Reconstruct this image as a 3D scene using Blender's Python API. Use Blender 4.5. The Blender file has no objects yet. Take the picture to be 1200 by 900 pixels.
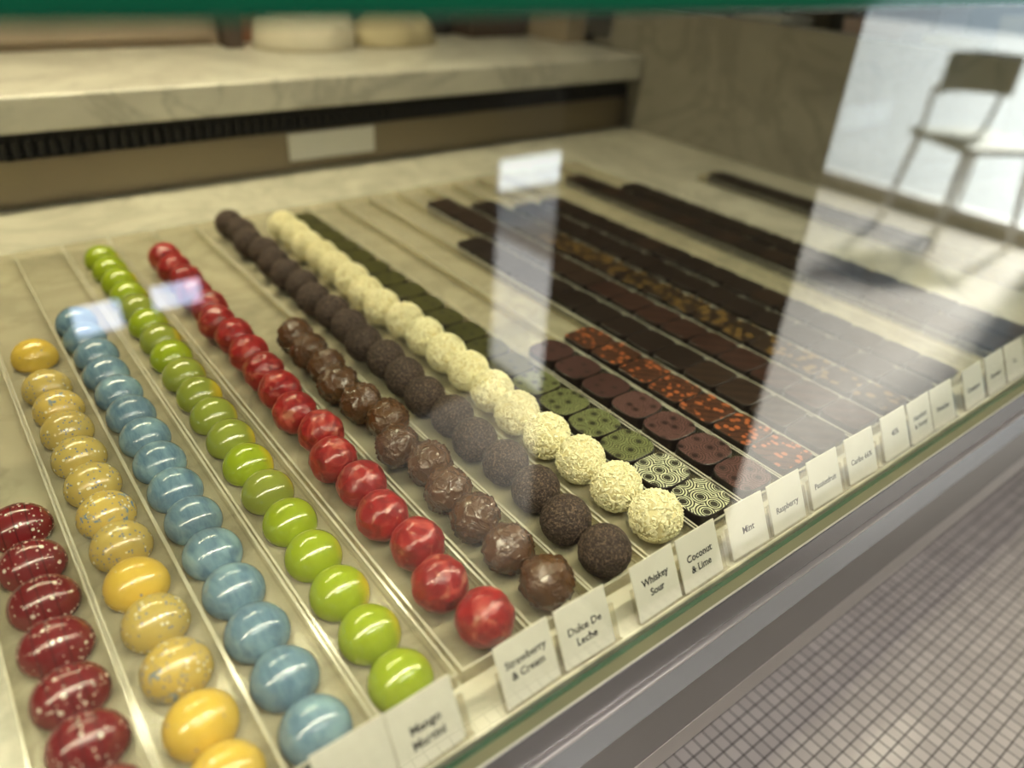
import bpy, bmesh, math, random
from mathutils import Vector, Matrix, noise, Euler

random.seed(7)
scene = bpy.context.scene
COL = scene.collection
PI = math.pi

# ------------------------------------------------------------------ helpers
def link(o):
    COL.objects.link(o); return o

def tag(o, label=None, cat=None, group=None, kind=None):
    if label: o['label'] = label
    if cat: o['category'] = cat
    if group: o['group'] = group
    if kind: o['kind'] = kind
    return o

def empty(name, loc=(0, 0, 0), rz=0.0):
    o = bpy.data.objects.new(name, None); link(o)
    o.location = loc; o.rotation_euler = (0, 0, rz); o.empty_display_size = .01
    return o

def mesh_from(bm, name, mats, smooth=False):
    me = bpy.data.meshes.new(name)
    bmesh.ops.recalc_face_normals(bm, faces=bm.faces[:])
    bm.to_mesh(me); bm.free()
    if not isinstance(mats, (list, tuple)): mats = [mats]
    for m in mats: me.materials.append(m)
    if smooth:
        for p in me.polygons: p.use_smooth = True
    return me

def obj(name, me, parent=None, loc=(0, 0, 0), rot=(0, 0, 0)):
    o = bpy.data.objects.new(name, me); link(o)
    o.location = loc; o.rotation_euler = rot
    if parent: o.parent = parent
    return o

def bm_box(bm, x0, x1, y0, y1, z0, z1, mi=0):
    v = [bm.verts.new(p) for p in ((x0, y0, z0), (x1, y0, z0), (x1, y1, z0), (x0, y1, z0),
                                   (x0, y0, z1), (x1, y0, z1), (x1, y1, z1), (x0, y1, z1))]
    fs = []
    for q in ((0, 3, 2, 1), (4, 5, 6, 7), (0, 1, 5, 4), (1, 2, 6, 5), (2, 3, 7, 6), (3, 0, 4, 7)):
        f = bm.faces.new([v[i] for i in q]); f.material_index = mi; fs.append(f)
    return fs   # bottom, top, front(-y), right(+x), back(+y), left(-x)

def box_mesh(name, dims, mat, bevel=0.0, seg=2):
    bm = bmesh.new(); bm_box(bm, *dims)
    if bevel:
        bmesh.ops.bevel(bm, geom=bm.edges[:], offset=bevel, segments=seg, profile=.5, affect='EDGES')
    return mesh_from(bm, name, mat)

def bm_profile_x(bm, pts, x0, x1, mi=0):
    """a closed (y,z) outline swept along x"""
    a = [bm.verts.new((x0, y, z)) for y, z in pts]; b = [bm.verts.new((x1, y, z)) for y, z in pts]
    n = len(pts)
    for i in range(n):
        f = bm.faces.new((a[i], a[(i + 1) % n], b[(i + 1) % n], b[i])); f.material_index = mi
    bm.faces.new(a); bm.faces.new(b)

def bm_lathe(bm, prof, n=32, cx=0, cy=0):
    rings = []
    for r, z in prof:
        if r < 1e-6: rings.append([bm.verts.new((cx, cy, z))])
        else: rings.append([bm.verts.new((cx + r * math.cos(2 * PI * k / n), cy + r * math.sin(2 * PI * k / n), z)) for k in range(n)])
    for A, B in zip(rings, rings[1:]):
        for k in range(n):
            k2 = (k + 1) % n
            if len(A) == 1 and len(B) == 1: continue
            if len(A) == 1: bm.faces.new((A[0], B[k], B[k2]))
            elif len(B) == 1: bm.faces.new((A[k], A[k2], B[0]))
            else: bm.faces.new((A[k], A[k2], B[k2], B[k]))

# ------------------------------------------------------------------ materials
class NT:
    def __init__(s, name):
        s.m = bpy.data.materials.new(name); s.m.use_nodes = True
        s.t = s.m.node_tree; s.t.nodes.clear()
        s.out = s.t.nodes.new('ShaderNodeOutputMaterial')
    def n(s, typ, **kw):
        nd = s.t.nodes.new(typ)
        for k, v in kw.items():
            if k.startswith('i_'):
                key = k[2:]; key = int(key) if key.isdigit() else key.replace('_', ' ')
                s.set(nd.inputs[key], v)
            else: setattr(nd, k, v)
        return nd
    def set(s, inp, v):
        if isinstance(v, bpy.types.NodeSocket): s.t.links.new(v, inp)
        elif isinstance(v, bpy.types.Node): s.t.links.new(v.outputs[0], inp)
        else:
            if isinstance(v, (tuple, list)) and len(v) == 3 and inp.type == 'RGBA': v = (*v, 1)
            inp.default_value = v
    def math(s, op, a, b=None, c=None, clamp=False):
        nd = s.n('ShaderNodeMath', operation=op); nd.use_clamp = clamp
        s.set(nd.inputs[0], a)
        if b is not None: s.set(nd.inputs[1], b)
        if c is not None: s.set(nd.inputs[2], c)
        return nd.outputs[0]
    def mix(s, f, a, b, blend='MIX'):
        nd = s.n('ShaderNodeMix', data_type='RGBA', blend_type=blend)
        s.set(nd.inputs[0], f); s.set(nd.inputs[6], a); s.set(nd.inputs[7], b)
        return nd.outputs[2]
    def ramp(s, f, stops, interp='LINEAR'):
        nd = s.n('ShaderNodeValToRGB'); nd.color_ramp.interpolation = interp
        e = nd.color_ramp.elements
        while len(e) < len(stops): e.new(.5)
        for el, (p, c) in zip(e, stops):
            el.position = p; el.color = (*c, 1) if len(c) == 3 else c
        s.set(nd.inputs[0], f); return nd.outputs[0]
    def coord(s, scale=(1, 1, 1), rand=True, kind='Object', rot=(0, 0, 0)):
        tc = s.n('ShaderNodeTexCoord'); mp = s.n('ShaderNodeMapping')
        mp.inputs['Scale'].default_value = scale; mp.inputs['Rotation'].default_value = rot
        s.t.links.new(tc.outputs[kind], mp.inputs[0])
        if not rand: return mp.outputs[0]
        oi = s.n('ShaderNodeObjectInfo')
        add = s.n('ShaderNodeVectorMath', operation='MULTIPLY_ADD')
        cb = s.n('ShaderNodeCombineXYZ')
        for i, k in enumerate((37.0, 71.0, 53.0)): s.set(cb.inputs[i], s.math('MULTIPLY', oi.outputs['Random'], k))
        s.t.links.new(mp.outputs[0], add.inputs[0]); add.inputs[1].default_value = (1, 1, 1); s.t.links.new(cb.outputs[0], add.inputs[2])
        return add.outputs[0]
    def noise(s, vec, scale, detail=3, rough=.5, dist=0.0):
        return s.n('ShaderNodeTexNoise', i_Vector=vec, i_Scale=scale, i_Detail=detail, i_Roughness=rough, i_Distortion=dist).outputs[0]
    def voro(s, vec, scale, feature='F1', rnd=1.0, out='Distance', dims='3D'):
        nd = s.n('ShaderNodeTexVoronoi', feature=feature, voronoi_dimensions=dims, i_Vector=vec, i_Scale=scale, i_Randomness=rnd)
        return nd.outputs[out]
    def bump(s, h, strength=.3, dist=.001):
        return s.n('ShaderNodeBump', i_Height=h, i_Strength=strength, i_Distance=dist).outputs[0]
    def bsdf(s, col, rough=.5, metal=0.0, normal=None, coat=0.0, spec=.5, coat_rough=.05, sss=0.0):
        b = s.n('ShaderNodeBsdfPrincipled')
        s.set(b.inputs['Base Color'], col); s.set(b.inputs['Roughness'], rough); s.set(b.inputs['Metallic'], metal)
        s.set(b.inputs['Coat Weight'], coat); s.set(b.inputs['Coat Roughness'], coat_rough); s.set(b.inputs['Specular IOR Level'], spec)
        if normal is not None: s.set(b.inputs['Normal'], normal)
        return b
    def done(s, sh):
        s.t.links.new(sh.outputs[0] if isinstance(sh, bpy.types.Node) else sh, s.out.inputs[0]); return s.m

def simple(name, col, rough=.5, metal=0.0, **k):
    t = NT(name); return t.done(t.bsdf(col, rough, metal, **k))

def emis(name, col, strength):
    t = NT(name); return t.done(t.n('ShaderNodeEmission', i_Color=col, i_Strength=strength))

def clear(name, tint, ior=1.5, haze=0.0, hazecol=(.8, .8, .7), rough=0.0, both=True):
    """clear sheet: both surfaces' reflection is put on the outward face (2R/(1+R)), the inner face only transmits"""
    t = NT(name)
    ge = t.n('ShaderNodeNewGeometry')
    fr = t.n('ShaderNodeFresnel', i_IOR=ior).outputs[0]
    if both: fr = t.math('DIVIDE', t.math('MULTIPLY', fr, 2.0), t.math('ADD', fr, 1.0))
    front = t.math('SUBTRACT', 1.0, ge.outputs['Backfacing'])
    f = t.math('MULTIPLY', fr, front)
    tr = t.n('ShaderNodeBsdfTransparent', i_Color=tint)
    base = tr.outputs[0]
    if haze:
        df = t.n('ShaderNodeBsdfDiffuse', i_Color=hazecol)
        mx0 = t.n('ShaderNodeMixShader', i_0=haze, i_1=base, i_2=df.outputs[0]); base = mx0.outputs[0]
    gl = t.n('ShaderNodeBsdfGlossy', i_Color=(1, 1, 1), i_Roughness=rough)
    mx = t.n('ShaderNodeMixShader', i_0=f, i_1=base, i_2=gl.outputs[0])
    return t.done(mx)

def marble(name, light, dark, vein, scale=1.0, stretch=(1, 1, 1), rough=.28):
    t = NT(name); v = t.coord(stretch, rand=False)
    a = t.noise(v, 5 * scale, 6, .6, 1.2); b = t.noise(v, 17 * scale, 5, .65, 2.0)
    w = t.math('ABSOLUTE', t.math('SUBTRACT', t.noise(v, 3.2 * scale, 7, .62, 2.5), .5))
    vein_f = t.ramp(w, [(0, (1, 1, 1)), (.05, (0, 0, 0))])
    c = t.mix(t.ramp(a, [(.3, (0, 0, 0)), (.72, (1, 1, 1))]), light, dark)
    c = t.mix(t.math('MULTIPLY', t.ramp(b, [(.5, (0, 0, 0)), (.75, (1, 1, 1))]), .35), c, dark)
    c = t.mix(t.math('MULTIPLY', vein_f, .5), c, vein)
    return t.done(t.bsdf(c, rough))

M = {}
M['marble'] = marble('marble_cream', (.66, .635, .51), (.46, .435, .345), (.29, .27, .20), 1.3)
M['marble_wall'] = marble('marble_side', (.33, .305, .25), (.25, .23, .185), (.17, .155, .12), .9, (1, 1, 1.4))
M['marble_shelf'] = marble('marble_shelf', (.70, .68, .58), (.50, .48, .41), (.30, .28, .24), 1.2, (.8, 1, 1))
M['glass'] = clear('clear_glass', (.94, .965, .945), 1.5)
M['glass_edge'] = simple('green_glass_edge', (.012, .17, .085), .1, spec=.6)
M['acrylic'] = clear('clear_acrylic', (.91, .89, .83), 1.42, haze=.05, rough=.03)
M['acrylic_rim'] = clear('acrylic_rim', (.93, .92, .86), 1.45, haze=.5, hazecol=(.78, .75, .60), rough=.12)
M['acrylic_floor'] = clear('acrylic_floor', (.92, .905, .86), 1.16, haze=.05, rough=.12)
M['paper'] = None

def steel(name, col, rough, aniso_scale=(1, 1, 300)):
    t = NT(name); v = t.coord(aniso_scale, rand=False)
    nz = t.noise(v, 6, 2, .5)
    c = t.mix(nz, tuple(x * .97 for x in col), col)
    return t.done(t.bsdf(c, t.math('MULTIPLY_ADD', nz, .03, rough), .92))
M['steel'] = steel('brushed_steel', (.54, .59, .68), .22, (3, 1, 900))
M['steel_dark'] = steel('dark_steel', (.27, .27, .29), .24, (3, 1, 900))
M['steel_rear'] = steel('rear_steel', (.25, .21, .155), .32, (3, 1, 400))
M['black'] = simple('black_void', (.012, .011, .010), .7)
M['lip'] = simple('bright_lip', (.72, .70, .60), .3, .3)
M['gasket'] = simple('olive_gasket', (.24, .235, .13), .45)

def paper():
    t = NT('card_paper'); v = t.coord((1, 1, 1))
    a = t.noise(v, 90, 5, .6); b = t.noise(v, 900, 3, .5)
    c = t.mix(a, (.84, .81, .70), (.74, .71, .60))
    return t.done(t.bsdf(c, .62, normal=t.bump(b, .15, .0004)))
M['paper'] = paper()
M['ink'] = simple('black_ink', (.010, .010, .012), .7, spec=.2)

def floor_mat(name, P, A, B, MO):
    t = NT(name); v = t.coord((1, 1, 1), rand=False, kind='Object')
    br = t.n('ShaderNodeTexBrick', i_Vector=v, i_Scale=1.0, i_Mortar_Size=.062 * P, i_Mortar_Smooth=.3,
             i_Brick_Width=P, i_Row_Height=P, i_Bias=0.0)
    br.offset = 0.0; br.squash = 1.0
    for k, c in (('Color1', A), ('Color2', B), ('Mortar', MO)):
        t.set(br.inputs[k], c)
    bl = t.noise(v, 1.8, 4, .6)
    c = t.mix(t.math('MULTIPLY', bl, .2), br.outputs[0], (.32, .28, .26))
    fac = br.outputs[1]
    rough = t.math('MULTIPLY_ADD', fac, .45, .15)
    return t.done(t.bsdf(c, rough, normal=t.bump(t.math('SUBTRACT', 1.0, fac), .5, .0008)))
M['floor'] = floor_mat('mosaic_floor', .025, (.50, .47, .45), (.42, .39, .37), (.20, .17, .16))
M['tile_near'] = floor_mat('mosaic_near', .0113, (.70, .65, .63), (.58, .535, .52), (.07, .058, .055))

# --- sweets
def egg_mat(name, base, dark, kind):
    t = NT(name); v = t.coord((1, 1, 1)); o = t.coord((1, 1, 1), rand=False)
    oi = t.n('ShaderNodeObjectInfo'); rnd = oi.outputs['Random']
    if kind == 'blue':
        st = t.coord((1, .22, .5)); a = t.noise(st, 260, 5, .65, .6); b = t.noise(v, 60, 3)
        c = t.mix(t.ramp(a, [(.38, (0, 0, 0)), (.66, (1, 1, 1))]), base, dark)
        c = t.mix(t.math('MULTIPLY', t.ramp(b, [(.55, (0, 0, 0)), (.75, (1, 1, 1))]), .5), c, (.38, .58, .62))
        return t.done(t.bsdf(c, .22, coat=.6))
    if kind == 'green':
        sx = t.n('ShaderNodeSeparateXYZ', i_0=o)
        g = t.math('MULTIPLY_ADD', sx.outputs[0], 52.0, t.math('MULTIPLY_ADD', t.noise(v, 40, 2), .7, -.55))
        y = t.ramp(g, [(.30, (0, 0, 0)), (.75, (1, 1, 1))])
        c = t.mix(t.noise(v, 1500, 2), base, dark)
        c = t.mix(y, c, (.78, .56, .03))
        return t.done(t.bsdf(c, .20, coat=.7))
    if kind in ('yellow_plain', 'yellow_speck', 'yellow_blue'):
        c = t.mix(t.noise(v, 50, 3), base, dark)
        dens = {'yellow_plain': .02, 'yellow_speck': .15, 'yellow_blue': .17}[kind]
        reg = t.noise(v, 70, 2)
        d1 = t.voro(v, 620, out='Distance'); k1 = t.voro(v, 620, out='Color')
        s1 = t.n('ShaderNodeSeparateColor', i_0=k1)
        sp = t.math('MULTIPLY', t.math('LESS_THAN', d1, .42), t.math('LESS_THAN', s1.outputs[0], t.math('MULTIPLY', dens * 2.4, reg)))
        c = t.mix(sp, c, (.20, .22, .27))
        d2 = t.voro(v, 420, out='Distance'); k2 = t.n('ShaderNodeSeparateColor', i_0=t.voro(v, 420, out='Color'))
        wh = t.math('MULTIPLY', t.math('LESS_THAN', d2, .36), t.math('LESS_THAN', k2.outputs[1], t.math('MULTIPLY', dens * 1.8, reg)))
        c = t.mix(wh, c, (.80, .74, .52))
        if kind == 'yellow_blue':
            bl = t.ramp(t.noise(v, 210, 4, .62), [(.56, (0, 0, 0)), (.60, (1, 1, 1))])
            mk = t.ramp(t.noise(v, 55, 1), [(.48, (0, 0, 0)), (.56, (1, 1, 1))])
            c = t.mix(t.math('MULTIPLY', bl, mk), c, (.17, .25, .33))
        return t.done(t.bsdf(c, .24, coat=.5))
    if kind == 'dred':
        c = t.mix(t.noise(v, 80, 4), base, dark)
        for sc, th, r in ((330, .34, .30), (560, .40, .26)):
            d = t.voro(v, sc, out='Distance'); k = t.n('ShaderNodeSeparateColor', i_0=t.voro(v, sc, out='Color'))
            sp = t.math('MULTIPLY', t.math('LESS_THAN', d, t.math('MULTIPLY', k.outputs[1], r + .12)), t.math('LESS_THAN', k.outputs[0], th))
            c = t.mix(sp, c, (.72, .62, .52))
        sx = t.n('ShaderNodeSeparateXYZ', i_0=o)
        for x0 in (-.0075, -.001, .0055):
            ln = t.math('LESS_THAN', t.math('ABSOLUTE', t.math('SUBTRACT', sx.outputs[0], x0)), .00035)
            c = t.mix(t.math('MULTIPLY', ln, .75), c, (.05, .008, .008))
        return t.done(t.bsdf(c, .25, coat=.5))

M['blue'] = egg_mat('blue_shell', (.18, .29, .37), (.10, .18, .27), 'blue')
M['green'] = egg_mat('green_shell', (.33, .42, .016), (.27, .35, .022), 'green')
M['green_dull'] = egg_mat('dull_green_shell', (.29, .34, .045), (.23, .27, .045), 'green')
M['yellow_plain'] = egg_mat('yellow_shell', (.72, .50, .075), (.62, .42, .07), 'yellow_plain')
M['yellow_speck'] = egg_mat('speckled_yellow_shell', (.56, .42, .11), (.47, .36, .11), 'yellow_speck')
M['yellow_blue'] = egg_mat('splashed_yellow_shell', (.62, .45, .10), (.52, .38, .11), 'yellow_blue')
M['dred'] = egg_mat('dark_red_shell', (.20, .018, .020), (.13, .012, .016), 'dred')

def red_mat():
    t = NT('marbled_red_shell'); v = t.coord((1, 1, 1))
    a = t.noise(v, 70, 4, .6, 1.5); b = t.noise(v, 45, 3, .5, 2.5); p = t.noise(v, 110, 2, .5, .8)
    c = t.mix(t.ramp(a, [(.35, (0, 0, 0)), (.7, (1, 1, 1))]), (.34, .019, .019), (.15, .009, .011))
    c = t.mix(t.ramp(b, [(.52, (0, 0, 0)), (.70, (.85, .85, .85))]), c, (.48, .085, .065))
    c = t.mix(t.ramp(p, [(.61, (0, 0, 0)), (.74, (.6, .6, .6))]), c, (.55, .24, .15))
    return t.done(t.bsdf(c, .30, coat=.22, normal=t.bump(b, .4, .002)))
M['red'] = red_mat()

def milk_mat():
    t = NT('milk_chocolate'); v = t.coord((1, 1, 1))
    a = t.noise(v, 90, 4, .6, 1.0)
    r = t.math('ABSOLUTE', t.math('SUBTRACT', t.noise(v, 75, 3, .5, 1.6), .5))
    c = t.mix(a, (.070, .030, .011), (.115, .054, .020))
    h = t.ramp(r, [(0, (1, 1, 1)), (.07, (0, 0, 0))])
    return t.done(t.bsdf(c, .27, coat=.35, coat_rough=.15, normal=t.bump(h, .55, .0014)))
M['milk'] = milk_mat()

def dusted_mat():
    t = NT('dusted_dark_chocolate'); v = t.coord((1, 1, 1))
    a = t.noise(v, 720, 3, .8); b = t.noise(v, 260, 3)
    c = t.mix(t.ramp(a, [(.48, (0, 0, 0)), (.66, (1, 1, 1))]), (.022, .011, .008), (.19, .125, .085))
    c = t.mix(t.math('MULTIPLY', t.ramp(b, [(.5, (0, 0, 0)), (.8, (1, 1, 1))]), .4), c, (.028, .014, .010))
    return t.done(t.bsdf(c, .7, normal=t.bump(t.math('ADD', a, b), .9, .0012)))
M['dusted'] = dusted_mat()

def coconut_mat():
    t = NT('coconut_flakes'); v = t.coord((1, 1, 1))
    a = t.noise(v, 300, 4, .6)
    c = t.mix(a, (.93, .89, .62), (.86, .79, .46))
    return t.done(t.bsdf(c, .5, normal=t.bump(t.noise(v, 1200, 3), .4, .0006)))
M['coconut'] = coconut_mat()
M['coconut_core'] = simple('coconut_core', (.74, .66, .36), .7)
M['choc_side'] = simple('dark_chocolate_side', (.012, .0075, .0055), .34)

def ring_mat(name, base, line, centre, scale, freq, width, rnd=.75):
    """transfer print of rings around scattered centres, sunk dots at the centres"""
    t = NT(name); tc = t.n('ShaderNodeTexCoord'); oi = t.n('ShaderNodeObjectInfo')
    sx = t.n('ShaderNodeSeparateXYZ', i_0=tc.outputs['Object'])
    cb = t.n('ShaderNodeCombineXYZ', i_0=t.math('MULTIPLY_ADD', oi.outputs['Random'], 3.7, sx.outputs[0]),
             i_1=t.math('MULTIPLY_ADD', oi.outputs['Random'], 5.3, sx.outputs[1]))
    d = t.voro(cb.outputs[0], scale, rnd=rnd, dims='2D')
    s = t.math('SINE', t.math('MULTIPLY', d, freq))
    ln = t.math('GREATER_THAN', s, width)
    far = t.math('GREATER_THAN', d, .20)
    c = t.mix(t.math('MULTIPLY', ln, far), base, line)
    c = t.mix(t.math('LESS_THAN', d, .15), c, centre)
    return t.done(t.bsdf(c, .38))
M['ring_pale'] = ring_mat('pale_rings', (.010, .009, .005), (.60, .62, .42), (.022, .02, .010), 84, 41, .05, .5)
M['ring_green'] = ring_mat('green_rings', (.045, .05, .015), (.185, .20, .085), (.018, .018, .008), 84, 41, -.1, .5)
M['ring_olive_dim'] = ring_mat('dim_olive_rings', (.038, .036, .006), (.062, .060, .012), (.015, .015, .006), 84, 41, -.45, .5)  # mint print copied darker for the weaker light at the back
M['ring_rasp'] = ring_mat('plum_rings', (.040, .017, .014), (.125, .062, .054), (.014, .006, .005), 80, 41, .0, .5)
M['ring_plum'] = ring_mat('plum_plain', (.045, .019, .016), (.066, .029, .026), (.016, .007, .006), 80, 41, -.1, .5)

def dots_mat(name, base, dot, scale, size, amount, lines=True):
    t = NT(name); v = t.coord((1, 1, 1))
    d = t.voro(v, scale, rnd=.8); k = t.n('ShaderNodeSeparateColor', i_0=t.voro(v, scale, rnd=.8, out='Color'))
    dt = t.math('MULTIPLY', t.math('LESS_THAN', d, size), t.math('LESS_THAN', k.outputs[0], amount))
    c = base
    if lines:
        e = t.n('ShaderNodeTexWave', i_Vector=v, i_Scale=70.0, i_Distortion=4.0, i_Detail=2.0)
        e.bands_direction = 'DIAGONAL'
        c = t.mix(t.math('LESS_THAN', e.outputs[1], .10), base, (.015, .007, .005))
    c = t.mix(dt, c, dot)
    return t.done(t.bsdf(c, .42, spec=.3))
M['orange_dots'] = dots_mat('orange_dots', (.065, .025, .013), (.34, .10, .034), 190, .40, .62)
M['gold_fleck'] = dots_mat('gold_flecks', (.024, .014, .008), (.14, .082, .022), 150, .52, .40, False)

def stripe_mat(name, a, b, scale=60):
    t = NT(name); v = t.coord((1, 1, 1))
    w = t.n('ShaderNodeTexWave', i_Vector=v, i_Scale=scale, i_Distortion=1.0, i_Detail=1.0); w.bands_direction = 'DIAGONAL'
    c = t.mix(t.ramp(w.outputs[1], [(.4, (0, 0, 0)), (.7, (1, 1, 1))]), a, b)
    return t.done(t.bsdf(c, .42, spec=.3))
M['dark_bar'] = stripe_mat('dark_bar_top', (.012, .007, .005), (.020, .012, .008))
M['brown_bar'] = stripe_mat('brown_bar_top', (.020, .011, .007), (.032, .018, .011), 40)
M['red_bar'] = stripe_mat('reddish_bar_top', (.027, .012, .008), (.042, .018, .012), 34)

# ------------------------------------------------------------------ camera
R = [[0.7902014109763403, -0.2831864211480155, 0.5434953366574359],
     [-0.6103232270251298, -0.44403942096220445, 0.6559988957194837],
     [0.05556337502917538, -0.8500790807383327, -0.5237158273782054]]
cam = bpy.data.cameras.new('camera'); co = bpy.data.objects.new('camera', cam); link(co)
m = Matrix(((R[0][0], -R[0][1], -R[0][2], 0.0), (R[1][0], -R[1][1], -R[1][2], 0.0), (R[2][0], -R[2][1], -R[2][2], .31), (0, 0, 0, 1)))
co.matrix_world = m
cam.sensor_width = 36; cam.lens = 879 / 1200 * 36; cam.clip_start = .01; cam.clip_end = 60
cam.dof.use_dof = True; cam.dof.focus_distance = .452; cam.dof.aperture_fstop = 3.2
scene.camera = co

# ------------------------------------------------------------------ setting: the shop
def structure(name, dims, mat, bevel=0.0):
    return tag(obj(name, box_mesh(name, dims, mat, bevel)), kind='structure')
FZ = -.9
M['wall_white'] = simple('white_wall', (.72, .74, .76), .7)
M['wall_dark'] = simple('dark_wall', (.055, .050, .045), .7)
M['wall_brown'] = simple('brown_wall', (.20, .15, .11), .6)
M['ceil'] = simple('ceiling_paint', (.48, .475, .46), .8)
structure('floor', (-3.5, 4.2, -2.7, 3.2, FZ - .05, FZ), M['floor'])
structure('near_floor', (-.75, 1.9, .008, .60, FZ, -.24), M['tile_near'], .002)  # raised copy of the floor, added nearer so tile lines stay sharp
structure('ceiling', (-3.5, 4.2, -2.7, 3.2, 2.0, 2.05), M['ceil'])
structure('wall_back', (-3.5, 4.3, 3.2, 3.3, FZ, 2.0), M['wall_brown'])
structure('wall_left', (-3.6, -3.5, -2.7, 3.2, FZ, 2.0), M['wall_dark'])
# right wall with one wide window (floor bright with daylight behind it)
WY0, WY1, WZ0, WZ1 = -2.66, -.755, FZ + .05, 1.35
structure('wall_right', (4.2, 4.3, WY1, 3.2, FZ, 2.0), M['wall_white'])
structure('wall_right_sill', (4.2, 4.3, -2.7, WY1, FZ, WZ0), simple('wood_base', (.40, .33, .22), .5))
structure('wall_right_head', (4.2, 4.3, -2.7, WY1, WZ1, 2.0), M['wall_white'])
wf = bmesh.new()
for d in ((4.19, 4.24, -2.70, WY0, WZ0, WZ1), (4.19, 4.24, WY1 - .03, WY1, WZ0, WZ1), (4.19, 4.24, WY0, WY1 - .03, WZ1 - .03, WZ1), (4.19, 4.24, WY0, WY1 - .03, WZ0, WZ0 + .03)):
    bm_box(wf, *d)
w1 = tag(obj('window_1', mesh_from(wf, 'window_frame', simple('white_frame', (.8, .8, .8), .5))), kind='structure')
obj('window_pane', box_mesh('window_pane', (4.235, 4.245, WY0, WY1 - .03, WZ0 + .03, WZ1 - .03), M['glass']), w1)
tag(obj('baseboard_right', box_mesh('baseboard_right', (4.185, 4.2, WY1, 3.2, FZ, FZ + .10), simple('base_wood', (.42, .36, .24), .5))), kind='structure')
structure('pavement', (4.3, 16, -9, 6, FZ - .06, FZ - .01), simple('pale_pavement', (.33, .365, .40), .8))
# dark partition added to darken left reflections; front wall set back, pale further along
NY = -1.25
glint_slots = [(.150, .255, -.470, -.375), (.300, .420, -.450, -.365)]  # glowing slots added to mirror as small bluish glints
px_ = [-3.5, glint_slots[0][0], glint_slots[0][1], glint_slots[1][0], glint_slots[1][1], 1.145]
for i in (0, 2, 4): structure('added_partition', (px_[i], px_[i + 1], NY - .1, NY, FZ, 2.0), M['wall_dark'])
for gi, (a, b, c, d) in enumerate(glint_slots):
    structure('added_partition_lower', (a, b, NY - .1, NY, FZ, c), M['wall_dark']); structure('added_partition_upper', (a, b, NY - .1, NY, d, 2.0), M['wall_dark'])
    wb = bmesh.new(); t_ = .006
    for q in ((a, a + t_, c, d), (b - t_, b, c, d), (a + t_, b - t_, d - t_, d), (a + t_, b - t_, c, c + t_)): bm_box(wb, q[0], q[1], NY - .06, NY + .002, q[2], q[3])
    ww = tag(obj('window_%d' % (gi + 2), mesh_from(wb, 'slot_frame', M['wall_dark'])), kind='structure')  # frame of an added glint slot, no known window
    obj('window_pane', box_mesh('slot_pane', (a + t_, b - t_, NY - .05, NY - .04, c + t_, d - t_), emis('slot_glow_%d' % gi, (.62, .74, 1.0), 9.0)), ww)
structure('wall_return', (1.145, 1.20, -2.7, NY, FZ, 2.0), M['wall_dark'])
structure('wall_front_far', (1.10, 4.3, -2.8, -2.7, FZ + .21, 2.0), M['wall_dark'])
structure('wall_front_base', (1.10, 2.25, -2.8, -2.7, FZ, FZ + .21), M['wall_dark']); structure('wall_front_base', (3.0, 4.3, -2.8, -2.7, FZ, FZ + .21), M['wall_white'])
wb = bmesh.new()
for q in ((2.25, 2.27, FZ, FZ + .21), (2.98, 3.0, FZ, FZ + .21), (2.27, 2.98, FZ + .19, FZ + .21), (2.27, 2.98, FZ, FZ + .02)): bm_box(wb, q[0], q[1], -2.76, -2.69, q[2], q[3])
w4 = tag(obj('window_4', mesh_from(wb, 'low_frame', M['wall_white'])), kind='structure')  # glowing panel added to brighten the mirrored foot of the wall
obj('window_pane', box_mesh('low_pane', (2.27, 2.98, -2.74, -2.73, FZ + .02, FZ + .19), emis('low_glow', (.82, .92, 1.0), 7.5)), w4)
reflector = bmesh.new(); bm_box(reflector, 1.28, 1.98, -2.62, -1.05, FZ + .0005, FZ + .010); bmesh.ops.bevel(reflector, geom=reflector.edges[:], offset=.004, segments=2, affect='EDGES')  # pale sheet added so the mirrored floor strip looks brighter
rg_ = NT('pale_reflector_weave'); rv = rg_.coord((1, 1, 1), rand=False)
rgm = rg_.done(rg_.bsdf(rg_.mix(rg_.noise(rv, 60, 3), (.86, .85, .90), (.76, .75, .82)), .9))
tag(obj('reflector', mesh_from(reflector, 'reflector', rgm)), 'pale lavender rug added to brighten the floor mirrored in the glass', 'reflector')
structure('added_blocker', (.85, 1.05, -.63, -.276, FZ, 2.0), M['wall_dark'])  # unseen upright added to cut off the bright reflected floor

# ------------------------------------------------------------------ the display case
X0, X1 = -.60, 1.055
case = tag(empty('display_case', (0, .15, 0)), 'glass-fronted display case with marble base and brushed steel front rail', 'display case')
def cpart(name, me, **k):
    o = obj(name, me, case); o.location = (0, -.15, 0); return o
cpart('marble_slab', box_mesh('slab', (X0, X1 + .03, .1585, 1.02, -.03, 0), M['marble'], .001))
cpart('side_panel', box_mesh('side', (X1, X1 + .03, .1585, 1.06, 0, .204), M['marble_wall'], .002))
# rear service panel and vent
rp = bmesh.new(); bm_box(rp, X0, X1, .997, 1.02, 0, .052)
rear = cpart('rear_panel', mesh_from(rp, 'rear_panel', M['steel_rear']))
sc = obj('bright_spot_plate', box_mesh('bright_spot_plate', (.405, .535, .9945, .9970, .014, .050), simple('pale_plate', (.75, .74, .70), .35), .001), rear)  # plate added for a bright spot on the steel
sc['label'] = 'pale plate added for a bright spot'
vg = bmesh.new(); bm_box(vg, X0, X1, 1.012, 1.02, .052, .086)
x = X0
while x < X1:
    bm_box(vg, x, x + .006, 1.000, 1.012, .054, .072); x += .0125
bm_box(vg, X0, X1, 1.000, 1.012, .052, .054)
cpart('vent_grille', mesh_from(vg, 'vent', M['black']))
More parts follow.
